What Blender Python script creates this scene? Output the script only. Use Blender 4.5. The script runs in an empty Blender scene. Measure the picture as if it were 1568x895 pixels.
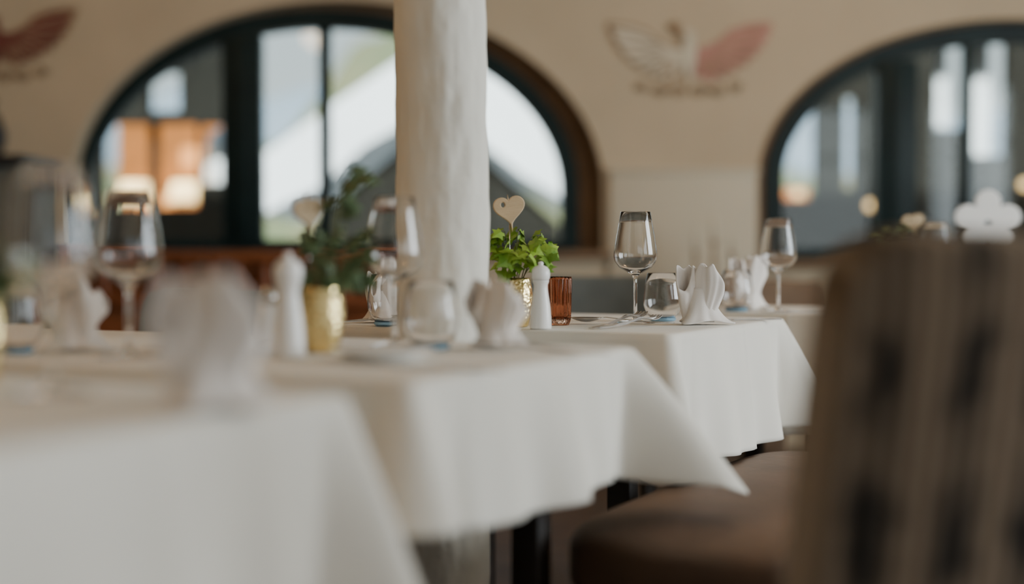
import bpy, bmesh, math, random
from mathutils import Vector, Matrix, Euler, noise
random.seed(7)
sc = bpy.context.scene
R = math.radians

# ---------------------------------------------------------------- materials
def mat(name, col, rough=0.6, var=0.0, nscale=5.0, bump=0.0, bscale=60.0, metal=0.0,
        col2=None, stretch=(1,1,1), sheen=0.0, emis=0.0, emcol=None, trans=0.0, ior=1.45, sub=0.0, detail=3.0,
        ramp=(0.35,0.65), spec=0.5, bdist=0.01):
    m = bpy.data.materials.new(name); m.use_nodes = True
    nt = m.node_tree; b = nt.nodes['Principled BSDF']
    b.inputs['Roughness'].default_value = rough
    b.inputs['Metallic'].default_value = metal
    b.inputs['IOR'].default_value = ior
    b.inputs['Specular IOR Level'].default_value = spec
    b.inputs['Transmission Weight'].default_value = trans
    b.inputs['Sheen Weight'].default_value = sheen
    if emis:
        b.inputs['Emission Color'].default_value = (*(emcol or col), 1)
        b.inputs['Emission Strength'].default_value = emis
    tc = nt.nodes.new('ShaderNodeTexCoord'); mp = nt.nodes.new('ShaderNodeMapping')
    mp.inputs['Scale'].default_value = stretch
    nt.links.new(tc.outputs['Object'], mp.inputs['Vector'])
    n = nt.nodes.new('ShaderNodeTexNoise'); n.inputs['Scale'].default_value = nscale
    n.inputs['Detail'].default_value = detail
    nt.links.new(mp.outputs[0], n.inputs['Vector'])
    r = nt.nodes.new('ShaderNodeValToRGB')
    c2 = col2 if col2 else tuple(c*(1-var) for c in col)
    r.color_ramp.elements[0].position = ramp[0]; r.color_ramp.elements[1].position = ramp[1]
    r.color_ramp.elements[0].color = (*c2, 1); r.color_ramp.elements[1].color = (*col, 1)
    nt.links.new(n.outputs['Fac'], r.inputs['Fac'])
    nt.links.new(r.outputs['Color'], b.inputs['Base Color'])
    if bump:
        bn = nt.nodes.new('ShaderNodeTexNoise'); bn.inputs['Scale'].default_value = bscale
        nt.links.new(mp.outputs[0], bn.inputs['Vector'])
        bp = nt.nodes.new('ShaderNodeBump'); bp.inputs['Strength'].default_value = bump
        bp.inputs['Distance'].default_value = bdist
        nt.links.new(bn.outputs['Fac'], bp.inputs['Height'])
        nt.links.new(bp.outputs['Normal'], b.inputs['Normal'])
    return m

def glassmat(name, col=(1,1,1), rough=0.0, ior=1.45):
    m = bpy.data.materials.new(name); m.use_nodes = True
    nt = m.node_tree; nt.nodes.remove(nt.nodes['Principled BSDF'])
    out = nt.nodes['Material Output']
    g = nt.nodes.new('ShaderNodeBsdfGlass'); g.inputs['Color'].default_value = (*col,1)
    g.inputs['Roughness'].default_value = rough; g.inputs['IOR'].default_value = ior
    nt.links.new(g.outputs[0], out.inputs['Surface'])
    return m

def panemat(name):
    m = bpy.data.materials.new(name); m.use_nodes = True
    nt = m.node_tree; nt.nodes.remove(nt.nodes['Principled BSDF'])
    out = nt.nodes['Material Output']
    t = nt.nodes.new('ShaderNodeBsdfTransparent'); t.inputs['Color'].default_value = (.90,.95,.94,1)
    g = nt.nodes.new('ShaderNodeBsdfGlossy'); g.inputs['Roughness'].default_value = 0.03
    mx = nt.nodes.new('ShaderNodeMixShader'); mx.inputs['Fac'].default_value = 0.05
    nt.links.new(t.outputs[0], mx.inputs[1]); nt.links.new(g.outputs[0], mx.inputs[2])
    nt.links.new(mx.outputs[0], out.inputs['Surface'])
    return m

M = {}
M['wall'] = mat('plaster_wall', (.58,.485,.345), .9, .10, 2.0, .25, 14)
M['panel'] = mat('plaster_panel', (.62,.57,.45), .85, .06, 2.0, .1, 14)
M['ceil'] = mat('ceiling_plaster', (.58,.50,.38), .9, .05, 2.0, .1, 14)
M['floor'] = mat('floor_boards', (.12,.070,.042), .5, .5, 3.0, .1, 30, stretch=(1,8,1))
M['frame'] = mat('window_frame_paint', (.007,.022,.023), .5, .3, 6, spec=.3)
M['brown'] = mat('brown_reveal', (.23,.14,.075), .7, .3, 5)
M['wood'] = mat('red_brown_wood', (.30,.095,.032), .35, .5, 6, stretch=(1,1,8))
M['darkwood'] = mat('dark_wood', (.022,.014,.010), .55, .4, 6, stretch=(1,1,8))
M['lightwood'] = mat('pale_birch_wood', (.66,.50,.31), .6, .15, 12, .1, 80, stretch=(1,1,5))
M['cloth'] = mat('white_linen', (.83,.79,.71), .85, .04, 5, .25, 900, sheen=.1, bdist=.0005)
M['napkin'] = mat('napkin_linen', (.88,.82,.77), .85, .05, 12, .3, 700, sheen=.1, bdist=.0005)
M['pillar'] = mat('whitewashed_plaster', (.80,.77,.69), .8, .08, 6, .5, 24, bdist=.007)
M['glass'] = glassmat('clear_glass')
M['blueglass'] = mat('blue_tinted_glass', (.45,.72,.92), .15, .05, 6, trans=.55, ior=1.2)
M['amber'] = glassmat('amber_glass', (.84,.65,.55), .0)
M['pane'] = panemat('window_glass')
M['ceramic'] = mat('white_ceramic', (.88,.87,.85), .28, .03, 8)
M['steel'] = mat('polished_steel', (.62,.60,.58), .18, .05, 8, metal=1.0)
M['leaf'] = mat('ivy_leaf', (.34,.50,.06), .45, 0, 25, .1, 60, col2=(.12,.26,.03))
M['leafdark'] = mat('dark_leaf', (.11,.17,.075), .5, .4, 25)
M['stem'] = mat('plant_stem', (.13,.15,.04), .6, .3, 20)
M['soil'] = mat('potting_soil', (.03,.02,.012), .95, .5, 60, .6, 90)
M['seat'] = mat('brown_leather', (.170,.105,.070), .6, .3, 6, .15, 60)
M['chairgrey'] = mat('slate_upholstery', (.17,.185,.175), .85, .2, 10, .2, 200)
M['chairbr'] = mat('tan_upholstery', (.22,.15,.10), .85, .2, 10, .2, 200)
M['cream'] = mat('fresco_cream', (.68,.63,.50), .9, .12, 9)
M['pink'] = mat('fresco_pink', (.52,.28,.23), .9, .22, 9)
M['red'] = mat('fresco_red', (.20,.06,.048), .9, .25, 9)
M['umber'] = mat('fresco_umber', (.33,.22,.13), .9, .25, 9)
M['scroll'] = mat('fresco_scroll', (.36,.255,.16), .9, .25, 9)
M['snow'] = mat('fresh_snow', (.9,.93,.96), .8, .05, 3, .2, 6)
M['timber'] = mat('outdoor_timber', (.018,.018,.015), .9, .4, 4, stretch=(6,1,1), spec=.2)
M['hill'] = mat('green_hillside', (.10,.14,.07), .9, 0, .35, col2=(.20,.16,.09))  # greens dulled so the colour carries the distance haze
M['mount'] = mat('blue_mountain', (.22,.27,.32), .9, .35, .3)  # distance haze is mixed into this colour
M['curtain'] = mat('white_curtain', (.85,.88,.9), .8, .08, 5, stretch=(10,1,1))
M['lit'] = mat('lamplit_boards', (.75,.30,.09), .8, .7, 3, stretch=(1,1,3), emis=1.0, emcol=(1,.36,.10))  # emission stands in for lamplight falling on the boards
M['lampshade'] = mat('lamp_shade', (1,.75,.4), .8, .05, 5, emis=3.4, emcol=(1,.60,.26))
M['black'] = mat('black_iron', (.012,.013,.015), .5, .2, 9)
M['greycab'] = mat('grey_cabinet_paint', (.11,.115,.10), .6, .2, 5)
M['ground'] = mat('outdoor_ground', (.35,.36,.36), .9, .3, 1)

g = mat('hammered_gold', (.86,.68,.32), .27, .08, 8, metal=1.0)
nt = g.node_tree; b = nt.nodes['Principled BSDF']
tc = nt.nodes.new('ShaderNodeTexCoord'); v = nt.nodes.new('ShaderNodeTexVoronoi'); v.inputs['Scale'].default_value = 150
bp = nt.nodes.new('ShaderNodeBump'); bp.inputs['Strength'].default_value = .8; bp.inputs['Distance'].default_value = .002
nt.links.new(tc.outputs['Object'], v.inputs['Vector']); nt.links.new(v.outputs['Distance'], bp.inputs['Height'])
nt.links.new(bp.outputs['Normal'], b.inputs['Normal']); M['gold'] = g

def tartan():
    m = bpy.data.materials.new('tartan_upholstery'); m.use_nodes=True
    nt=m.node_tree; b=nt.nodes['Principled BSDF']; b.inputs['Roughness'].default_value=.95
    b.inputs['Specular IOR Level'].default_value=.15
    tc=nt.nodes.new('ShaderNodeTexCoord'); 
    def band(direction, scale, dist, lo, hi, seed):
        mp=nt.nodes.new('ShaderNodeMapping'); mp.inputs['Location'].default_value=(seed,seed*.7,seed*.3)
        nt.links.new(tc.outputs['Object'],mp.inputs[0])
        w=nt.nodes.new('ShaderNodeTexWave'); w.bands_direction=direction; w.inputs['Scale'].default_value=scale
        w.inputs['Distortion'].default_value=dist; w.inputs['Detail'].default_value=1; w.inputs['Detail Scale'].default_value=6
        nt.links.new(mp.outputs[0],w.inputs['Vector'])
        r=nt.nodes.new('ShaderNodeMapRange'); r.inputs['From Min'].default_value=lo; r.inputs['From Max'].default_value=hi
        nt.links.new(w.outputs['Fac'],r.inputs['Value']); return r.outputs[0]
    a=band('X',4.2,1.4,.10,.85,.1); c=band('Z',2.0,3.0,-.45,.80,.33); f=band('X',19,.6,.2,.8,.5)
    mu=nt.nodes.new('ShaderNodeMath'); mu.operation='MULTIPLY'; nt.links.new(a,mu.inputs[0]); nt.links.new(c,mu.inputs[1])
    mu2=nt.nodes.new('ShaderNodeMath'); mu2.operation='MULTIPLY'; mu2.inputs[1].default_value=1.0; mu2.use_clamp=True
    nt.links.new(mu.outputs[0],mu2.inputs[0])
    m1=nt.nodes.new('ShaderNodeMix'); m1.data_type='RGBA'
    m1.inputs[6].default_value=(.265,.212,.160,1); m1.inputs[7].default_value=(.036,.034,.031,1)
    nt.links.new(mu2.outputs[0],m1.inputs[0])
    m2=nt.nodes.new('ShaderNodeMix'); m2.data_type='RGBA'; m2.blend_type='MULTIPLY'
    m2.inputs[7].default_value=(.58,.53,.48,1)
    nt.links.new(f,m2.inputs[0]); nt.links.new(m1.outputs[2],m2.inputs[6])
    nt.links.new(m2.outputs[2],b.inputs['Base Color'])
    return m
M['chairfab']=tartan()

# ---------------------------------------------------------------- helpers
def link(o): sc.collection.objects.link(o); return o
def empty(name, loc=(0,0,0), rz=0):
    e = bpy.data.objects.new(name, None); e.location = loc; e.rotation_euler = (0,0,rz)
    e.empty_display_size = .05
    return link(e)
def mk(name, verts, faces, m, smooth=True, parent=None, loc=(0,0,0), rot=(0,0,0)):
    me = bpy.data.meshes.new(name); me.from_pydata([tuple(v) for v in verts], [], faces); me.update()
    bm = bmesh.new(); bm.from_mesh(me); bmesh.ops.recalc_face_normals(bm, faces=bm.faces); bm.to_mesh(me); bm.free()
    if smooth:
        for p in me.polygons: p.use_smooth = True
    me.materials.append(M[m] if isinstance(m, str) else m)
    o = bpy.data.objects.new(name, me); o.location = loc; o.rotation_euler = rot
    if parent: o.parent = parent
    return link(o)
def box(name, x0,x1,y0,y1,z0,z1, m, parent=None, bev=0.0, seg=2, smooth=None):
    cx,cy,cz=(x0+x1)/2,(y0+y1)/2,(z0+z1)/2
    me = bpy.data.meshes.new(name); bm = bmesh.new(); bmesh.ops.create_cube(bm, size=1)
    for q in bm.verts: q.co = Vector((q.co.x*(x1-x0), q.co.y*(y1-y0), q.co.z*(z1-z0)))
    if bev: bmesh.ops.bevel(bm, geom=bm.edges[:], offset=bev, segments=seg, profile=.5, affect='EDGES')
    bm.to_mesh(me); bm.free()
    if bev and smooth is not False:
        for p in me.polygons: p.use_smooth = True
    me.materials.append(M[m]); o = bpy.data.objects.new(name, me); o.location=(cx,cy,cz)
    if parent: o.parent = parent
    return link(o)
def lathe(name, prof, m, seg=48, loc=(0,0,0), parent=None, mod=None, closed=False):
    vs=[]; fs=[]; n=len(prof)
    for i,(r,z) in enumerate(prof):
        for j in range(seg):
            a=2*math.pi*j/seg; rr = mod(r,z,a) if mod else r
            vs.append((rr*math.cos(a), rr*math.sin(a), z))
    rng = n if closed else n-1
    for i in range(rng):
        k=(i+1)%n
        for j in range(seg):
            fs.append((i*seg+j, i*seg+(j+1)%seg, k*seg+(j+1)%seg, k*seg+j))
    if not closed:
        fs.append(tuple(range(seg))[::-1]); fs.append(tuple((n-1)*seg+j for j in range(seg)))
    return mk(name, vs, fs, m, True, parent, loc)
def poly2d(name, outlines, ext, m, parent=None, plane='XZ', y=0.0, smooth=False, loc=(0,0,0), rot=(0,0,0), bev=0.0):
    cu = bpy.data.curves.new(name,'CURVE'); cu.dimensions='2D'; cu.fill_mode='BOTH'; cu.extrude=ext/2; cu.bevel_depth=bev
    for pts in outlines:
        s = cu.splines.new('POLY'); s.points.add(len(pts)-1)
        for i,p in enumerate(pts): s.points[i].co=(p[0],p[1],0,1)
        s.use_cyclic_u=True
    co = bpy.data.objects.new('tmp',cu); link(co)
    dg = bpy.context.evaluated_depsgraph_get(); dg.update()
    me = bpy.data.meshes.new_from_object(co.evaluated_get(dg))
    bpy.data.objects.remove(co); bpy.data.curves.remove(cu)
    me.name=name
    if plane=='XZ':
        for q in me.vertices:
            x,yy,z=q.co; q.co=(x, y-z, yy)
    me.update(); me.materials.clear(); me.materials.append(M[m])
    for p in me.polygons: p.use_smooth=smooth
    o = bpy.data.objects.new(name, me); o.location=loc; o.rotation_euler=rot
    if parent: o.parent=parent
    return link(o)
def tube(name, pts, rad, m, parent=None, seg=8, loc=(0,0,0)):
    vs=[];fs=[]; n=len(pts); pts=[Vector(p) for p in pts]
    for i,p in enumerate(pts):
        d=(pts[min(i+1,n-1)]-pts[max(i-1,0)]).normalized()
        up=Vector((0,0,1)) if abs(d.z)<.95 else Vector((0,1,0))
        a=d.cross(up).normalized(); b_=a.cross(d)
        r=rad[i] if isinstance(rad,(list,tuple)) else rad
        for j in range(seg):
            t=2*math.pi*j/seg; vs.append(p+a*r*math.cos(t)+b_*r*math.sin(t))
    for i in range(n-1):
        for j in range(seg):
            fs.append((i*seg+j,i*seg+(j+1)%seg,(i+1)*seg+(j+1)%seg,(i+1)*seg+j))
    fs.append(tuple(range(seg))); fs.append(tuple((n-1)*seg+j for j in range(seg)))
    return mk(name,vs,fs,m,True,parent,loc)
def arch(cx,hw,z0,zs,rise,n=48):
    p=[(cx+hw,z0),(cx+hw,zs)]
    for i in range(1,n): 
        a=math.pi*i/n; p.append((cx+hw*math.cos(a), zs+rise*math.sin(a)))
    p+= [(cx-hw,zs),(cx-hw,z0)]
    return p

# ---------------------------------------------------------------- room
WY=6.5
XL,XR,YB=-4.2,4.6,-3.0; H=2.95
W1=dict(cx=-.80,hw=1.217,z0=.90,zs=1.183,rise=.86)
W2=dict(cx=2.27,hw=1.15,z0=.86,zs=1.228,rise=.73)
poly2d('wall_back', [[(XL,0),(XR,0),(XR,H),(XL,H)], arch(**W1), arch(**W2)], .35,'wall', y=WY+.175)
box('floor',XL-.2,XR+.2,YB-.2,WY+.35,-.1,0,'floor')
box('ceiling',XL-.2,XR+.2,YB-.2,WY+.35,H,H+.15,'ceil')
box('wall_left',XL-.2,XL,YB-.2,WY+.35,0,H,'wall')
def wallhole(name, horiz, pos, a0,a1, holes, thick=.2):
    o = poly2d(name,[[(a0,0),(a1,0),(a1,H),(a0,H)]]+[[(h[0],h[1]),(h[2],h[1]),(h[2],h[3]),(h[0],h[3])] for h in holes], thick,'wall', y=0)
    if horiz: o.location=(0,pos,0)
    else: o.rotation_euler=(0,0,R(90)); o.location=(pos,0,0)
    return o
wallhole('wall_right', False, XR+.1, YB,WY+.35, [(-2.2,.7,.2,2.5),(1.0,.7,3.4,2.5)])
wallhole('wall_front', True, YB-.1, XL,XR, [(.9,.6,4.3,2.6)])
wcount=[2]
def rectwin(x0,z0,x1,z1,loc,rz):
    wcount[0]+=1
    e=empty('window_%d'%wcount[0],loc,rz)
    t=.07
    poly2d('frame',[[(x0,z0),(x1,z0),(x1,z1),(x0,z1)],[(x0+t,z0+t),(x1-t,z0+t),(x1-t,z1-t),(x0+t,z1-t)]],.08,'frame',e)
    xm=(x0+x1)/2
    box('mullion',xm-.03,xm+.03,-.03,.03,z0+t,z1-t,'frame',e)
    box('transom',x0+t,x1-t,-.025,.025,z0+(z1-z0)*.68,z0+(z1-z0)*.68+.05,'frame',e)
rectwin(-2.2,.7,.2,2.5,(XR+.1,0,0),R(90)); rectwin(1.0,.7,3.4,2.5,(XR+.1,0,0),R(90)); rectwin(.9,.6,4.3,2.6,(0,YB-.1,0),0)

S=6.65
def ringwin(idx, W, fc, fhw, fz0, fzs, frise, posts, thin, zbar=None):
    e=empty('window_%d'%idx,(0,0,0))
    Fo=arch(fc,fhw,fz0,fzs,frise); t=.085
    Fi=arch(fc,fhw-t,fz0+.05,fzs,frise-t)
    poly2d('frame',[Fo,Fi],.09,'frame',e,y=S)
    poly2d('reveal_lining',[arch(W['cx'],W['hw']+.03,W['z0']-.03,W['zs'],W['rise']+.03),arch(fc,fhw-.02,fz0+.02,fzs,frise-.02)],.05,'brown',e,y=S+.0)
    def topz(x,inset=.04):
        q=max(0,1-((x-fc)/(fhw-inset))**2); return fzs+(frise-inset)*math.sqrt(q)
    for k,(a,b_) in enumerate(posts):
        zt=min(topz(a),topz(b_))
        box('post_%d'%k,a,b_,S-.06,S+.04,fz0+.03,zt-.01,'frame',e,bev=.006)
        box('post_stile_%d'%k,a+.06,b_-.06,S-.075,S-.055,fz0+.04,zt-.05,'frame',e,bev=.004)
    for k,(a,b_) in enumerate(thin):
        box('muntin_%d'%k,a,b_,S-.03,S+.02,fz0+.03,topz((a+b_)/2)-.01,'frame',e,bev=.004)
    poly2d('glass_pane',[arch(fc,fhw-t+.02,fz0+.03,fzs,frise-t+.02)],.006,'pane',e,y=S+.03)
    box('sill',W['cx']-W['hw']-.04,W['cx']+W['hw']+.04,WY-.06,S-.05,W['z0']-.035,W['z0'],'brown',e,bev=.006)
k=S/2178
X=lambda px,s=k:(px-784)*s
ringwin(1,W1,-.868,1.180,.905,1.18,.84,[(X(345),X(405)),(X(618),X(678))],[(X(489),X(509))])
ringwin(2,W2,X(1545),1.15,.865,1.235,.72,[(X(1338),X(1398)),(X(1640),X(1700))],[(X(1470),X(1484))])

p=empty('trim_1')
box('panel',.445,1.115,WY-.025,WY-.001,0.0,1.255,'panel',p,bev=.004)
box('cap',.435,1.125,WY-.035,WY-.001,1.255,1.275,'panel',p,bev=.004)

# ---------------------------------------------------------------- frescoes
def eagle(cx, cz, ml, mr, nm='eagle_fresco'):
    e=empty(nm,(cx,WY-.004,cz)); s=.002984
    wing=[(4,6),(24,4),(44,14),(62,30),(84,38),(104,41),(126,42),(127,32),(121,27),(122,16),(113,12),(114,2),(103,-2),(103,-12),(91,-14),(89,-25),(77,-24),(72,-35),(61,-33),(55,-44),(43,-40),(35,-50),(24,-44),(8,-40)]
    inner=[(8,2),(24,0),(44,9),(62,25),(84,33),(104,36),(120,37),(115,26),(110,14),(104,3),(96,-8),(86,-18),(72,-28),(56,-37),(38,-43),(24,-39),(12,-34)]
    for sg,m in ((-1,ml),(1,mr)):
        edge='umber' if m!='pink' else 'pink'
        poly2d('wing_edge',[[(sg*a*s,c*s) for a,c in wing]],.003,edge,e)
        poly2d('wing',[[(sg*a*s,c*s) for a,c in inner]],.003,m,e,y=-.004)
        for i in range(8):
            t=i/7; a0=R(14-84*t); a1=R(16-80*t); L0=36-14*t; L1=110-66*t
            ox,oz=sg*10,-2
            p0=Vector((ox+sg*L0*math.cos(a0),oz+L0*math.sin(a0)+4)); p1=Vector((ox+sg*L1*math.cos(a1),oz+L1*math.sin(a1)+4))
            d=(p1-p0).normalized(); nn=Vector((-d.y,d.x))
            q=[p0+nn*1.2,p1+nn*2.0,p1-nn*2.0,p0-nn*1.2]
            poly2d('feather_line',[[(a*s,c*s) for a,c in q]],.002,'umber' if m=='cream' else 'scroll',e,y=-.0075)
    body=[(0,30),(7,26),(8,14),(11,0),(9,-22),(4,-40),(0,-56),(-4,-40),(-9,-22),(-11,0),(-8,14),(-12,24),(-8,31)]
    poly2d('body',[[(a*s,c*s) for a,c in body]],.004,ml,e,y=-.011)
    hd=[(-22+9*math.cos(q/12*6.283),34+8*math.sin(q/12*6.283)) for q in range(12)]
    poly2d('head',[[(a*s,c*s) for a,c in hd]],.004,'umber',e,y=-.013)
    poly2d('neck',[[(a*s,c*s) for a,c in [(-26,34),(-16,30),(-4,18),(-10,12),(-22,26)]]],.004,'umber',e,y=-.0125)
    for sg in (-1,1):
        for q in range(3):
            pts=[]
            for i in range(30):
                a=i/29*math.pi*3.0+ (q%2)*math.pi
                rr=(14-q*2)*(1-i/36)
                pts.append((sg*(16+q*28+rr*math.cos(a))*s, -.006, (-64+q*3+rr*.8*math.sin(a))*s))
            tube('scroll',pts,.0045,'scroll',e,6)
    return e
eagle((1054-784)*.002984, .885+(390-78)*.002984,'cream','pink')
eagle((-4-784)*.002984, .885+(390-55)*.002984,'red','red')

# ---------------------------------------------------------------- outside
box('outdoor_ground',-30,30,WY+.4,60,-.4,-.2,'ground')
def ridge(name,y,pts,m,depth=6):
    vs=[];fs=[]; P=[]
    for i in range(len(pts)-1):
        for t in range(6):
            q=t/6; x=pts[i][0]*(1-q)+pts[i+1][0]*q; z=pts[i][1]*(1-q)+pts[i+1][1]*q
            P.append((x,z+ .25*noise.noise(Vector((x*1.3,y,0)))*depth/6))
    for i,(x,z) in enumerate(P):
        vs+=[(x,y,-.3),(x,y+depth*.3,z*.6),(x,y+depth,z)]
    for i in range(len(P)-1):
        a=i*3; b_=a+3
        fs+=[(a,b_,b_+1,a+1),(a+1,b_+1,b_+2,a+2)]
    return mk(name,vs,fs,m,True)
ridge('mountain_range',42,[(-30,7),(-20,6.5),(-14,5.8),(-11,7.0),(-9,6.2),(-6,7.0),(-3,6.8),(0,6.5),(5,8),(10,6.2),(16,5.6),(24,8),(30,6)],'mount',8)
ridge('green_hillside',22,[(-16,2.6),(-9,2.7),(-6,3.0),(-4.6,3.4),(-3.4,5.2),(-1.5,6.5),(0,6.2),(3,4.0),(6,2.6),(10,2.2),(16,2.2)],'hill',8)
e=empty('snow_roofed_hut',(0,12,0)); s=12/2178
def hz(px,py,sc_=s): return ((px-784)*sc_, .885+(390-py)*sc_)
wallp=[hz(672,175),hz(860,345),hz(860,560),hz(470,560),hz(470,345)]
poly2d('gable_wall',[wallp],.1,'timber',e,y=.15)
ro=[hz(672,60),hz(800,150),hz(935,290),hz(925,345),hz(800,270),hz(672,165),hz(560,228),hz(500,285),hz(405,330),hz(396,250),hz(500,175)]
poly2d('snowy_roof',[ro],2.4,'snow',e,y=1.0)
s9=9.2/2178
def p9(px,py): return ((px-784)*s9,.885+(390-py)*s9)
a=empty('timber_annex',(0,9.2,0))
def rect(a0,b0,a1,b1): 
    x0,z0=p9(a0,b1); x1,z1=p9(a1,b0); return [(x0,z0),(x1,z0),(x1,z1),(x0,z1)]
x0,_=p9(-60,0); x1,_=p9(352,0)
poly2d('facade',[[(x0,-.2),(x1,-.2),(x1,2.6),(x0,2.9)],rect(160,190,306,318),rect(308,192,347,282),rect(232,112,280,172)],.12,'timber',a)
xx0,zz0=p9(150,330); xx1,zz1=p9(312,180)
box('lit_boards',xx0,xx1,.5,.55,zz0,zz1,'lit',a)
for px in (192,272):
    x,z=p9(px,300)
    lathe('wall_lamp_shade',[(.10,z-.03),(.12,z-.03),(.09,z+.10),(.07,z+.10)],'lampshade',24,(x,.25,0),a)
    tube('lamp_stem',[(x,.25,z-.12),(x,.25,z)],.01,'black',a)
for px in (232,):
    x,z=p9(px,300); box('post',x-.03,x+.03,.07,.13,zz0,zz1,'timber',a)
x,z=p9(327,282)
lathe('snow_cap',[(.001,z-.3),(.14,z-.3),(.15,z+.2),(.12,z+.34),(.001,z+.42)],'snow',24,(x+.02,.35,0),a)
a=empty('timber_pergola',(0,9.2,0))
x0,_=p9(1246,0); x1,_=p9(1900,0)
_,zl=p9(0,298); 
poly2d('facade',[[(x0,zl),(x1,zl),(x1,3.2),(x0,3.2)],rect(1290,150,1306,290),rect(1428,58,1470,200),rect(1486,58,1536,240),rect(1600,58,1640,240)],.1,'timber',a)
xa,_=p9(1120,0)
box('parapet',xa,x1,-.05,.07,-.2,zl,'timber',a)
for aa,bb,c in ((1436,1466,190),(1488,1532,236),(1600,1640,236)):
    xa,za=p9(aa,c); xb,zb=p9(bb,50)
    vs=[];fs=[];n=30
    for i in range(n+1):
        t=i/n; x=xa+(xb-xa)*t; y=.25+.02*math.sin(t*25)
        vs+=[(x,y,za),(x,y,zb)]
    for i in range(n): fs.append((2*i,2*i+2,2*i+3,2*i+1))
    mk('curtain',vs,fs,'curtain',True,a)
xa,za=p9(1166,306); xb,zb=p9(1232,290)
box('lit_shelf',xa,xb,-.10,-.06,za,zb,'lit',a)  # orange glow strip on the parapet, lamplight given as emission
for px,py in ((1180,296),(1215,298),(1325,316),(1557,285)):
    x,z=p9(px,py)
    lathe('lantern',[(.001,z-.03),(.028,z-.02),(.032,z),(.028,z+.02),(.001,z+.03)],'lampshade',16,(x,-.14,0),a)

# ---------------------------------------------------------------- furniture by the wall
e=empty('wooden_settle',(-1.19,6.18,0))
box('top_rail',-.76,.76,-.03,.03,.855,.90,'wood',e,bev=.01)
box('lower_rail',-.74,.74,-.02,.02,.66,.70,'wood',e,bev=.006)
box('seat',-.76,.76,-.50,-.02,.40,.45,'wood',e,bev=.01)
box('back_board',-.74,.74,.035,.055,.45,.86,'wood',e)
for i in range(13):
    x=-.70+i*1.4/12
    lathe('baluster',[(.012,.69),(.02,.71),(.012,.74),(.022,.79),(.012,.83),(.018,.86)],'wood',16,(x,0,0),e)
for x in (-.73,.73):
    box('end_post',x-.03,x+.03,-.03,.03,.0,.88,'wood',e,bev=.008)
    box('front_leg',x-.03,x+.03,-.49,-.43,.0,.41,'wood',e,bev=.008)

e=empty('sideboard',(-2.43,6.15,0))
box('carcass',-.5,.38,-.22,.26,.08,1.25,'greycab',e,bev=.006)
box('top',-.53,.40,-.25,.28,1.25,1.30,'black',e,bev=.008)
for i in range(2):
    box('door_%d'%i,-.47+i*.43,-.07+i*.43,-.24,-.22,.14,1.19,'greycab',e,bev=.01)
    lathe('knob',[(.001,0),(.012,.0),(.015,.02),(.001,.03)],'steel',16,(-.1+i*.08,-.25,.7),e)
box('plinth',-.46,.34,-.18,.24,0,.08,'black',e)
lathe('dark_jug',[(.05,0),(.075,.04),(.085,.10),(.06,.17),(.035,.21),(.05,.25),(.03,.25)],'black',32,(-2.25,6.1,1.302))

e=empty('console_table',(.78,6.2,0))
box('top',-.42,.42,-.18,.2,.74,.78,'chairbr',e,bev=.008)
box('apron',-.38,.38,-.15,.18,.66,.74,'chairbr',e)
for x in (-.37,.37):
    for y in (-.14,.17): box('leg',x-.025,x+.025,y-.025,y+.025,0,.66,'chairbr',e,bev=.005)
for dx,h in ((.08,.20),(.16,.27),(.24,.18)):
    e=empty('candlestick',(.72+dx,6.2,.781))
    lathe('holder',[(.035,0),(.03,.01),(.008,.03),(.012,h*.3),(.007,h*.5),(.018,h*.6),(.010,h*.62)],'scroll',24,(0,0,0),e)
    lathe('candle',[(.011,h*.6),(.011,h),(.004,h+.005)],'cream',20,(0,0,0),e)

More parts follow.
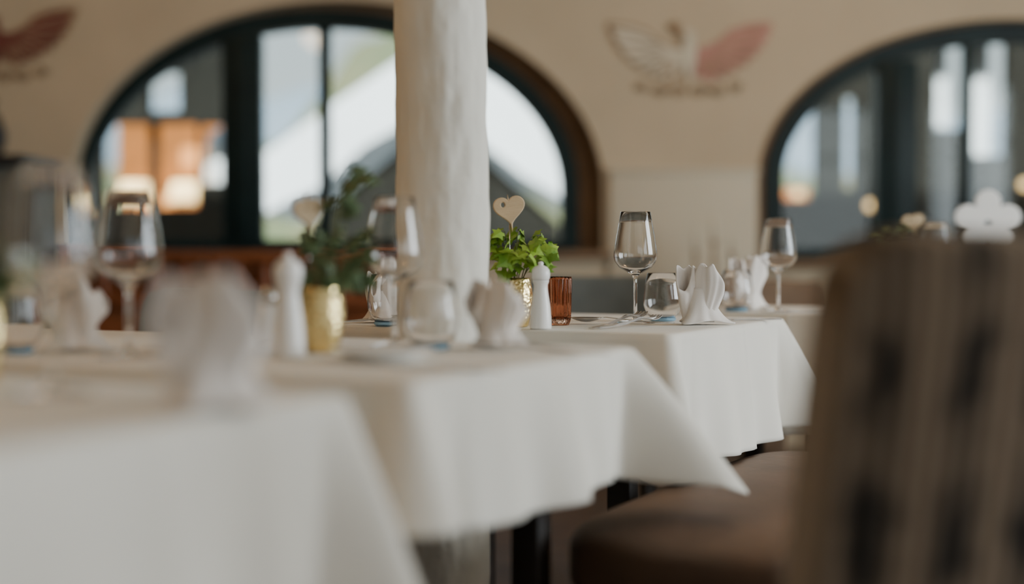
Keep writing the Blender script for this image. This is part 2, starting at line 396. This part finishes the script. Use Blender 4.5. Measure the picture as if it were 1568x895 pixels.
# ---------------------------------------------------------------- tables with cloths
U=Vector((.447,.894)).normalized(); V=Vector((-.894,.447)).normalized()
TZ=.75
def dtable(N, W, L, d0, flare, seed=0, u=U, v=V, extra=(.05,.05,.05,.05)):
    rnd=random.Random(seed); N=Vector(N)
    ang=math.atan2(u.y,u.x)
    e=empty('dining_table',(N.x,N.y,0),ang)
    box('table_top',.01,W-.01,.01,L-.01,TZ-.03,TZ-.002,'darkwood',e)
    for x in (.09,W-.09):
        for y in (.12,L-.09): box('leg',x-.022,x+.022,y-.022,y+.022,0,TZ-.03,'darkwood',e,bev=.004)
    box('apron',.06,W-.06,.06,L-.06,TZ-.10,TZ-.03,'darkwood',e)
    rc=.015
    corners=[(0,0),(W,0),(W,L),(0,L)]
    nrm=[(0,-1),(1,0),(0,1),(-1,0)]
    P=[]
    for i in range(4):
        a=Vector(corners[i]); b_=Vector(corners[(i+1)%4]); n=Vector(nrm[i]); n0=Vector(nrm[i-1])
        ln=(b_-a).length; d=(b_-a)/ln
        cc=a + d*rc + (-n)*rc
        for j in range(9):
            t=j/8; aa=t*math.pi/2
            nn=(n0*math.cos(aa)+n*math.sin(aa)).normalized()
            P.append((cc+nn*rc, nn, 0.0, i, 0.0))
        K=int(ln/.006)
        for j in range(1,K):
            uu=rc+(ln-2*rc)*j/K
            P.append((a+d*uu, n, uu, i, ln))
    vs=[];fs=[]; rows=26; n=len(P)
    ph=[rnd.uniform(0,6.28) for _ in range(12)]
    for r_ in range(-2,rows+1):
        for idx,(p_,nn,uu,i,ln) in enumerate(P):
            if ln==0: ca,ua = i,0.0
            else:
                if uu<ln/2: ca,ua=i,uu
                else: ca,ua=(i+1)%4,ln-uu
            c=Vector(corners[ca]); dg=(c-Vector((W/2,L/2))); dg=Vector((math.copysign(1,dg.x),math.copysign(1,dg.y))).normalized()
            if ca==1: dg=Vector((.36,-.933))      # this corner's fold swings out over the table end
            gcorner=math.exp(-(ua/.034)**2)
            dirv=(nn*(1-.8*gcorner)+dg*.8*gcorner).normalized()
            if r_<0:
                q=p_-nn*(.012 if r_==-2 else .004); z=TZ+.002-(0 if r_==-2 else .0008)
            else:
                t=r_/rows
                fl=flare[ca]
                out=.003+t*(.024)+ fl*gcorner*t**.9 - .036*math.exp(-((ua-.075)/.034)**2)*t**.6*min(1.3,fl/.06)
                s_=i*3.1+uu
                out+= t*(.010*math.sin(s_*22+ph[i])+.008*math.sin(s_*43+ph[i+4]))
                if ln: out+=.0025*math.exp(-((uu-ln*.58)/.006)**2)
                dr=d0+ extra[ca]*math.exp(-(ua/.07)**2) + .006*math.sin(s_*9+ph[i+4])
                zz=dr*t
                out=max(out,.001)
                q=p_+dirv*out; z=TZ-.001-zz - .003*math.sin(min(1,t*8)*1.57)
            vs.append((q.x,q.y,z))
    R_=rows+3
    for r_ in range(R_-1):
        for j in range(n):
            fs.append((r_*n+j, r_*n+(j+1)%n,(r_+1)*n+(j+1)%n,(r_+1)*n+j))
    fs.append(tuple(range(n)))
    o=mk('tablecloth',vs,fs,'cloth',True,e)
    so=o.modifiers.new('t','SOLIDIFY'); so.thickness=.0015; so.offset=1
    return e
dtable((-.447,.77),.65,1.2,.30,[.08,.12,.08,.08],1)
dtable((-.107,1.47),.63,1.2,.165,[.065,.150,.08,.08],2,extra=(-.02,.028,.05,.05))
dtable((.262,2.36),.68,.75,.225,[.055,.085,.06,.06],3,extra=(.01,-.01,.03,.03))
dtable((.80,3.05),.50,.50,.26,[.05,.05,.05,.05],4)
dtable((1.35,3.50),.70,.55,.26,[.05,.05,.05,.05],5)

# ---------------------------------------------------------------- pillar
vs=[];fs=[];seg=96;rows=380
for i in range(rows+1):
    z=H*i/rows
    for j in range(seg):
        a=2*math.pi*j/seg
        q=Vector((math.cos(a)*1.2,math.sin(a)*1.2,z*3.2))
        rr=.0765+.0028*noise.noise(q*1.3)+.0020*noise.noise(q*3.5)+.0010*noise.noise(q*9)
        rr-= .0030*max(0,noise.noise(Vector((math.cos(a)*2,math.sin(a)*2,z*14))))
        vs.append((rr*math.cos(a)+.004*math.sin(z*3.1),rr*math.sin(a),z))
for i in range(rows):
    for j in range(seg): fs.append((i*seg+j,i*seg+(j+1)%seg,(i+1)*seg+(j+1)%seg,(i+1)*seg+j))
mk('plaster_pillar',vs,fs,'pillar',True,None,(-.117,2.37,0))

# ---------------------------------------------------------------- tableware
Z=TZ+.0045
def wineglass(x,y,sc_=1.0,z=Z):
    o=[(.0385,.0),(.0385,.0012),(.030,.0028),(.012,.0048),(.0055,.009),(.0038,.018),(.0034,.04),(.0034,.075),(.0042,.086),(.008,.0925),
       (.018,.0985),(.031,.106),(.0395,.1175),(.0418,.127),(.0405,.140),(.0368,.165),(.0320,.190),(.0285,.211),(.0281,.2122)]
    inn=[(.0275,.2118),(.0312,.190),(.0360,.165),(.0397,.140),(.0409,.127),(.0385,.1185),(.030,.108),(.017,.1010),(.006,.0975),(.0002,.097)]
    prof=[(.0002,0)]+o+inn
    ob=lathe('wine_glass',prof,'glass',64,(x,y,z)); ob.scale=(sc_,)*3
    return ob
def tumbler(x,y,z=Z):
    e=empty('water_tumbler',(x,y,z))
    lathe('bowl',[(.0002,.0065),(.024,.0065),(.031,.013),(.0375,.030),(.0382,.045),(.035,.07),(.0305,.094),(.0298,.0945),(.0292,.094),(.0337,.07),(.0369,.045),(.0362,.031),(.0298,.0145),(.0232,.0085),(.0002,.0085)],'glass',56,(0,0,0),e)
    lathe('tinted_base',[(.0002,0),(.023,0),(.0265,.002),(.0255,.0062),(.0002,.0062)],'blueglass',56,(0,0,0),e)
    return e
def amber(x,y):
    def md(r,z,a): return r*(1+.05*math.cos(18*a)) if r>.0275 and 0.004<z<.088 else r
    o=lathe('ribbed_amber_tumbler',[(.0002,0),(.024,0),(.0265,.004),(.0277,.010),(.0284,.02),(.0294,.05),(.0304,.084),(.0302,.0895),(.0280,.0895),(.0274,.084),(.0266,.05),(.0256,.02),(.023,.012),(.0002,.011)],'amber',180,(x,y,Z),None,md)
    o.scale=(.72,.72,1.0); return o
def mill(x,y,s_=1.0,name='pepper_mill'):
    e=empty(name,(x,y,Z)); e.scale=(s_,)*3
    lathe('body',[(.0002,0),(.0215,0),(.022,.003),(.0215,.02),(.0195,.045),(.0160,.068),(.0140,.082),(.0140,.090),(.0165,.096),(.0170,.099),(.0002,.099)],'ceramic',48,(0,0,0),e)
    lathe('head',[(.0002,.0995),(.0165,.0995),(.0185,.104),(.0190,.112),(.0180,.120),(.013,.1265),(.0060,.1295),(.0048,.131),(.0056,.1335),(.0045,.137),(.0002,.138)],'ceramic',48,(0,0,0),e)
    return e
def shaker(x,y):
    e=empty('salt_shaker',(x,y,Z))
    lathe('body',[(.0002,0),(.016,0),(.0165,.004),(.0145,.04),(.0125,.065),(.0002,.065)],'ceramic',40,(0,0,0),e)
    lathe('cap',[(.0002,.0655),(.0128,.0655),(.0130,.075),(.0105,.084),(.0050,.088),(.0002,.0885)],'steel',40,(0,0,0),e)
leafR=[(0,0),(.22,-.16),(.42,-.05),(.34,.14),(.64,.38),(.34,.50),(.22,.62),(0,1.0)]
def leafmesh(vs,fs,pos,dirv,up,size):
    y=dirv.normalized(); x=y.cross(up).normalized(); z=x.cross(y)
    def add(px,py):
        h=-.22*abs(px)-.25*py*py
        vs.append(pos+(x*px+y*py+z*h)*size); return len(vs)-1
    mid=[add(0,t) for t in (0,.35,.65,1.0)]
    for sg in (-1,1):
        r=[add(sg*a,b_) for a,b_ in leafR[1:-1]]
        fs+= [(mid[0],r[0],r[1],r[2]),(mid[0],r[2],mid[1]),(mid[1],r[2],r[3]),(mid[1],r[3],r[4]),(mid[1],r[4],mid[2]),(mid[2],r[4],r[5]),(mid[2],r[5],mid[3])]
def heart(parent,x,y,z,w,rz=0,hole=True,stickz=0):
    pts=[]
    for i in range(48):
        t=2*math.pi*i/48
        a=16*math.sin(t)**3; b_=13*math.cos(t)-5*math.cos(2*t)-2*math.cos(3*t)-math.cos(4*t)
        pts.append((a/32*w,b_/32*w))
    ol=[pts]
    if hole: ol.append([(-.20*w+.10*w*math.cos(q/16*6.283),.15*w+.12*w*math.sin(q/16*6.283)) for q in range(16)])
    poly2d('wooden_heart',ol,.007,'lightwood',parent,bev=.0018,loc=(x,y,z),rot=(0,R(-8),rz))
    tube('heart_stick',[(x,y,stickz),(x+.001,y,z-.5*w)],.0012,'steel',parent,6)
def potplant(x,y,seed,hts=.075,n=9,leafm='leaf',spread=.05,lsz=.022,bias=(0,0),z=Z,tall=0):
    rnd=random.Random(seed)
    e=empty('potted_ivy',(x,y,z))
    lathe('gold_vase',[(.0002,0),(.020,0),(.0225,.003),(.027,.02),(.030,.04),(.0305,.052),(.0295,.068),(.0265,.086),(.0255,.088),(.0245,.086),(.027,.068),(.028,.052),(.0002,.05)],'gold',64,(0,0,0),e)
    lathe('soil',[(.0002,.07),(.024,.07),(.022,.076),(.0002,.078)],'soil',32,(0,0,0),e)
    vs=[];fs=[]
    for i in range(n+tall):
        a=6.283*i/n+rnd.uniform(-.3,.3); rr=spread*rnd.uniform(.35,1.0); hh=hts*rnd.uniform(.25,1.0)
        if i>=n: rr*=.5; hh=hts*rnd.uniform(1.5,2.1)
        end=Vector((math.cos(a)*rr+bias[0],math.sin(a)*rr*.8+bias[1],.078+hh))
        st=Vector((math.cos(a)*.01,math.sin(a)*.01,.076)); pts=[]
        for t in range(7):
            q=t/6; p_=st.lerp(end,q); p_.z=st.z+(end.z-st.z)*(1-(1-q)**1.8); pts.append(p_)
        pts.append(pts[-1]+Vector((math.cos(a)*.01,math.sin(a)*.01,-.010)))
        tube('vine_%d'%i,pts,.0010,'stem',e,5)
        for t in range(2,8):
            for rep in range(2 if t>4 else 1):
                p_=pts[t]; aa=a+rnd.uniform(-1.6,1.6)
                d=Vector((math.cos(aa),math.sin(aa),rnd.uniform(-.9,.6)))
                up=Vector((rnd.uniform(-.7,.7),rnd.uniform(-1.1,-.1),.6))
                leafmesh(vs,fs,p_+d*.007,d,up,lsz*rnd.uniform(.65,1.25))
    mk('ivy_leaves',vs,fs,leafm,False,e)
    return e
def napkin(x,y,rz,s_=1.0,seed=0,h=.100):
    rnd=random.Random(seed*17+5); e=empty('folded_napkin',(x,y,Z),rz); e.scale=(s_,)*3
    sm=lambda q:q*q*(3-2*q)
    def lobe(nm,base,lean,wd,hh,face,rot,cut=.3,b0=.015):
        vs=[];fs=[];nu=84;nv=26; cr,sr=math.cos(rot),math.sin(rot)
        p1=rnd.uniform(0,6); p2=rnd.uniform(0,6)
        for i in range(nu):
            a=i/nu*6.283
            for j in range(nv+1):
                q=j/nv
                A=b0+(wd-b0)*sm(min(1,q*1.25)); B=A*.60
                if q>.75: k2=(q-.75)/.25; A*=1-.30*k2*k2; B*=1-.30*k2*k2
                wr=1+.13*math.cos(2*a+p1+q*3)+.09*math.cos(5*a+p2+2*q)*(.4+.6*q)+.03*math.cos(11*a+p1)
                X_=A*wr*math.cos(a); Y_=B*wr*math.sin(a)
                zz=hh*q*(1-cut*q*max(0,math.cos(a-face))**1.5)+.003*math.sin(4*a+p2)*q
                vs.append((base[0]+lean[0]*q**1.3+.003*math.sin(q*5+p1)+X_*cr-Y_*sr, base[1]+lean[1]*q**1.3+X_*sr+Y_*cr, .004+zz))
        for i in range(nu):
            for j in range(nv):
                k1=i*(nv+1)+j; k2=((i+1)%nu)*(nv+1)+j; fs.append((k1,k2,k2+1,k1+1))
        o=mk(nm,vs,fs,'napkin',True,e); so=o.modifiers.new('t','SOLIDIFY'); so.thickness=.0016
    lobe('left_fold',(-.014,.002),(-.014,-.003),.020,h*.92,R(235),R(12),.46)
    lobe('right_fold',(.006,-.006),(.006,-.002),.0225,h*.95,R(20),R(-12),.22,.017)
    lobe('rear_fold',(.010,.010),(.016,.006),.016,h*.72,R(330),R(40),.3)
    p3=rnd.uniform(-.3,.3)
    vs=[];fs=[];nu=140;nv=16
    for i in range(nu):
        a=i/nu*6.283
        for j in range(nv+1):
            q=j/nv
            star=(.5+.5*math.cos(3*(a-.15-p3)))**2.0; lng=1+.35*max(0,math.cos(a-.2))
            r=.016+(q**1.5)*(.016+.018*star*lng)
            r*=1+.06*math.cos(8*a+seed)*q
            z=(.060*(1-q)**1.5)+.001+ .010*q*(1-star)*(1-q*.5)
            vs.append((r*math.cos(a)+.000,r*math.sin(a)*.8,z))
    for i in range(nu):
        for j in range(nv):
            k1=i*(nv+1)+j; k2=((i+1)%nu)*(nv+1)+j; fs.append((k1,k2,k2+1,k1+1))
    o=mk('skirt_fold',vs,fs,'napkin',True,e); so=o.modifiers.new('t','SOLIDIFY'); so.thickness=.0016; so.offset=1
    return e
def fork(x,y,rz,z=Z+.001,tilt=0):
    ol=[(-.10,.004),(-.06,.0035),(.0,.0022),(.035,.0028),(.045,.008),(.052,.0115),(.085,.0115)]
    tips=[(.085,.0115),(.085,.0085),(.055,.0080),(.055,.0055),(.085,.0050),(.085,.0018),(.055,.0014),(.055,-.0014),(.085,-.0018),(.085,-.0050),(.055,-.0055),(.055,-.0080),(.085,-.0085),(.085,-.0115)]
    pts=ol+tips[1:]+[(a,-b_) for a,b_ in ol[:-1]][::-1]
    o=poly2d('dinner_fork',[pts],.0018,'steel',None,plane='XY',loc=(x,y,z),rot=(0,tilt,rz))
    me=o.data; bm=bmesh.new(); bm.from_mesh(me)
    bmesh.ops.subdivide_edges(bm,edges=[e_ for e_ in bm.edges if e_.calc_length()>.012],cuts=3)
    for v_ in bm.verts: v_.co.z+= .010*math.exp(-((v_.co.x-.028)/.03)**2)+ (.010*((v_.co.x-.05)/.035)**2 if v_.co.x>.05 else 0)+.0012
    bm.to_mesh(me); bm.free()
def spoon(x,y,rz,z=Z+.001,tilt=0):
    vs=[];fs=[]
    prof=[(-.10,.0045,0),(-.06,.004,.001),(.0,.0024,.006),(.03,.0028,.009),(.038,.006,.0085)]
    for i in range(11):
        t=i/10*math.pi; prof.append((.068-.030*math.cos(t)*1.0,.0065+.014*math.sin(t)*1.0 if 0<i<10 else .006*(i==0)+.001,.008))
    for (a,w,zz) in prof:
        for j in range(9):
            q=-1+j/4; inb = max(0,1-((a-.068)/.03)**2)
            vs.append((a,w*q,zz-.008*inb*(1-q*q)+.001))
    for i in range(len(prof)-1):
        for j in range(8): fs.append((i*9+j,(i+1)*9+j,(i+1)*9+j+1,i*9+j+1))
    o=mk('table_spoon',vs,fs,'steel',True,None,(x,y,z),(0,tilt,rz))
    so=o.modifiers.new('t','SOLIDIFY'); so.thickness=.0014; so.offset=1
def knife(x,y,rz,z=Z+.0012):
    pts=[(-.105,.004),(-.04,.0048),(-.005,.0038),(.0,.006),(.03,.0085),(.07,.008),(.095,.003),(.10,-.002),(.09,-.0045),(0,-.0045),(-.005,-.0035),(-.04,-.0048),(-.105,-.004)]
    poly2d('table_knife',[pts],.0022,'steel',None,plane='XY',loc=(x,y,z),rot=(0,0,rz))
def plate(x,y,r=.08):
    lathe('side_plate',[(.0002,0),(r*.55,0),(r*.6,.002),(r*.97,.012),(r,.0135),(r*.97,.0145),(r*.6,.005),(.0002,.0035)],'ceramic',64,(x,y,Z))

D=lambda px,d:((px-784)*d/2178,d)
wineglass(*D(973,2.72))
tumbler(*D(1015,2.80))
napkin(*D(1073,2.66),R(5),1.12,0)
e=potplant(*D(790,2.57),3,.115,10,bias=(.010,-.008),spread=.048,lsz=.026)
heart(e,-.012,-.006,.213,.054,R(5),True,.075)
mill(*D(828,2.50),.86)
amber(*D(857,2.64))
spoon(.205,2.66,R(163),Z+.002); fork(.195,2.575,R(55),Z+.007,R(-4)); fork(.215,2.565,R(50),Z+.004,R(-2))
knife(.44,2.83,R(8))
napkin(*D(585,2.74),R(50),1.0,2); tumbler(*D(594,2.63))
fork(-.27,2.72,R(10))
wineglass(*D(1192,3.24)); napkin(*D(1146,3.38),R(30),1.25,3); tumbler(*D(1128,3.27)); knife(.70,3.20,R(10)); 
mill(*D(441,1.80),.97); shaker(*D(411,1.88))
e=potplant(*D(492,1.90),11,.085,10,leafm='leafdark',spread=.045,bias=(.018,.01),tall=3)
heart(e,-.020,.02,.188,.042,R(40),True,.075)
wineglass(*D(604,2.03)); tumbler(*D(660,1.96)); napkin(*D(760,1.97),R(-20),.98,5)
plate(*D(585,1.76),.065); fork(.03,1.86,R(160),Z+.003); knife(-.10,1.64,R(-25))
wineglass(*D(197,1.80)); napkin(*D(112,1.93),R(0),1.05,6); tumbler(*D(20,1.88)); 
fork(-.40,1.87,R(-20),Z+.003)
wineglass(*D(78,1.33)); napkin(*D(322,1.20),R(10),1.15,8)
e=potplant(*D(-45,1.42),21,.06,9,leafm='leafdark')
wineglass(*D(1433,3.75)); 
e=potplant(*D(1372,3.80),31,.14,8,leafm='leafdark',spread=.05)
heart(e,.045,0,.215,.055,0,True,.07)
e=potplant(*D(1512,3.90),37,.04,8,leafm='leafdark')
pts=[]
for i in range(120):
    a=6.283*i/120; rr=.043+.048*abs(math.cos(2.5*(a-math.pi/2)))**.55
    pts.append((rr*math.cos(a),rr*math.sin(a)))
hole=[(.012*math.cos(6.283*i/16),.012*math.sin(6.283*i/16)) for i in range(16)]
poly2d('flower_cutout',[pts,hole],.006,'ceramic',e,bev=.002,loc=(0,0,.215))
tube('flower_stick',[(0,.006,.075),(0,.006,.21)],.0015,'lightwood',e,6)

# ---------------------------------------------------------------- seating
def softbox(name,dx,dy,dz,m,parent,loc,rot=(0,0,0),curve=0.0,puff=0.0,n_=6):
    bm=bmesh.new(); bmesh.ops.create_cube(bm,size=1)
    bmesh.ops.subdivide_edges(bm,edges=bm.edges[:],cuts=12,use_grid_fill=True)
    for v_ in bm.verts:
        x,y,z=v_.co*2
        l=(abs(x)**n_+abs(y)**n_+abs(z)**n_)**(1/n_); mx=max(abs(x),abs(y),abs(z),1e-6)
        f=mx/l
        X_,Y_,Z_=x*f*dx/2,y*f*dy/2,z*f*dz/2
        Y_+=curve*(x*x); 
        Z_+=puff*(1-x*x)*(1-y*y)*(1 if z>0 else 0)
        v_.co=(X_,Y_,Z_)
    me=bpy.data.meshes.new(name); bm.to_mesh(me); bm.free()
    for p in me.polygons: p.use_smooth=True
    me.materials.append(M[m]); o=bpy.data.objects.new(name,me); o.location=loc; o.rotation_euler=rot; o.parent=parent
    sb=o.modifiers.new('s','SUBSURF'); sb.levels=1; sb.render_levels=2
    return link(o)
def chair(x,y,rz,back,seatm,top=.90,w=.50):
    e=empty('dining_chair',(x,y,0),rz)
    softbox('seat',w,.48,.10,seatm,e,(0,0,.42),puff=.012)
    hb=top-.42
    softbox('backrest',w,.075,hb,back,e,(0,-.265,.42+hb/2),rot=(R(10),0,0),curve=.035,n_=9)
    for sx in (-1,1):
        tube('front_leg',[(sx*(w/2-.05),.19,0),(sx*(w/2-.06),.17,.38)],[.013,.02],'darkwood',e,12)
        tube('rear_leg',[(sx*(w/2-.05),-.25,0),(sx*(w/2-.06),-.20,.38)],[.013,.02],'darkwood',e,12)
    return e
chair(.415,1.55,R(20),'chairfab','seat',.905,.50)
chair(.22,3.98,R(172),'chairgrey','chairgrey',.82,.44)
chair(.92,4.80,R(185),'chairbr','chairbr',.79,.46)
chair(-.80,3.05,R(150),'chairgrey','chairgrey',.80,.44)

A=Vector((.035,1.98)); B=Vector((.51,2.88)); d=(B-A); L=d.length; d/=L; pr=Vector((d.y,-d.x)); w=.40
c=(A+B)/2+pr*w/2
e=empty('upholstered_bench',(c.x,c.y,0),math.atan2(d.y,d.x))
softbox('seat',L,w,.11,'seat',e,(0,0,.450),puff=.012)
for sx in (-1,1):
    for sy in (-1,1): box('leg',sx*(L/2-.06)-.02,sx*(L/2-.06)+.02,sy*(w/2-.05)-.02,sy*(w/2-.05)+.02,0,.39,'darkwood',e,bev=.004)
box('frame',-L/2+.03,L/2-.03,-w/2+.03,w/2-.03,.34,.40,'darkwood',e)

# ---------------------------------------------------------------- lights
def area(name,loc,rot,sx,sy,power,col):
    l=bpy.data.lights.new(name,'AREA'); l.shape='RECTANGLE'; l.size=sx; l.size_y=sy; l.energy=power; l.color=col
    o=bpy.data.objects.new(name,l); o.location=loc; o.rotation_euler=rot; return link(o)
area('daylight_window_right_near',(XR-.02,-1.0,1.6),(0,R(90),0),1.7,2.3,38,(.86,.95,1))
area('daylight_window_right_far',(XR-.02,2.2,1.6),(0,R(90),0),1.7,2.3,178,(.86,.95,1))
area('daylight_window_front',(2.6,YB+.02,1.6),(R(90),0,0),3.3,1.9,11,(.86,.94,1))
for i,(x,y) in enumerate(((-1.6,1.6),(1.5,4.6),(-1.8,4.6))):  # unseen ceiling lamps, added as warm fill light
    e=empty('ceiling_lamp',(x,y,H))
    lathe('shade',[(.05,-.02),(.20,-.10),(.21,-.16),(.20,-.16),(.19,-.10),(.04,-.03)],'lampshade',40,(0,0,0),e)
    l=bpy.data.lights.new('bulb','POINT'); l.energy=(10,13,5)[i]; l.color=(1,.68,.40); l.shadow_soft_size=.12
    o=bpy.data.objects.new('bulb',l); o.location=(0,0,-.25); o.parent=e; link(o)
s_=bpy.data.lights.new('sun','SUN'); s_.energy=15; s_.angle=R(2); s_.color=(1,.98,.95)
o=link(bpy.data.objects.new('sun',s_)); o.rotation_euler=(R(52),0,R(-8))

w=bpy.data.worlds.new('sky'); sc.world=w; w.use_nodes=True
nt=w.node_tree; bg=nt.nodes['Background']
tc=nt.nodes.new('ShaderNodeTexCoord'); sp=nt.nodes.new('ShaderNodeSeparateXYZ'); rp=nt.nodes.new('ShaderNodeValToRGB')
rp.color_ramp.elements[0].color=(.80,.84,.83,1); rp.color_ramp.elements[1].color=(.45,.62,.85,1); rp.color_ramp.elements[1].position=.7
nt.links.new(tc.outputs['Generated'],sp.inputs[0]); nt.links.new(sp.outputs['Z'],rp.inputs[0]); nt.links.new(rp.outputs[0],bg.inputs[0])
bg.inputs[1].default_value=1.45

# ---------------------------------------------------------------- camera
cd=bpy.data.cameras.new('camera'); cam=link(bpy.data.objects.new('camera',cd))
cd.lens=50; cd.sensor_width=36; cam.location=(0,0,.885); cam.rotation_euler=(R(90-1.51),0,0)
cd.clip_start=.05; cd.dof.use_dof=True; cd.dof.focus_distance=2.66; cd.dof.aperture_fstop=1.0
sc.camera=cam
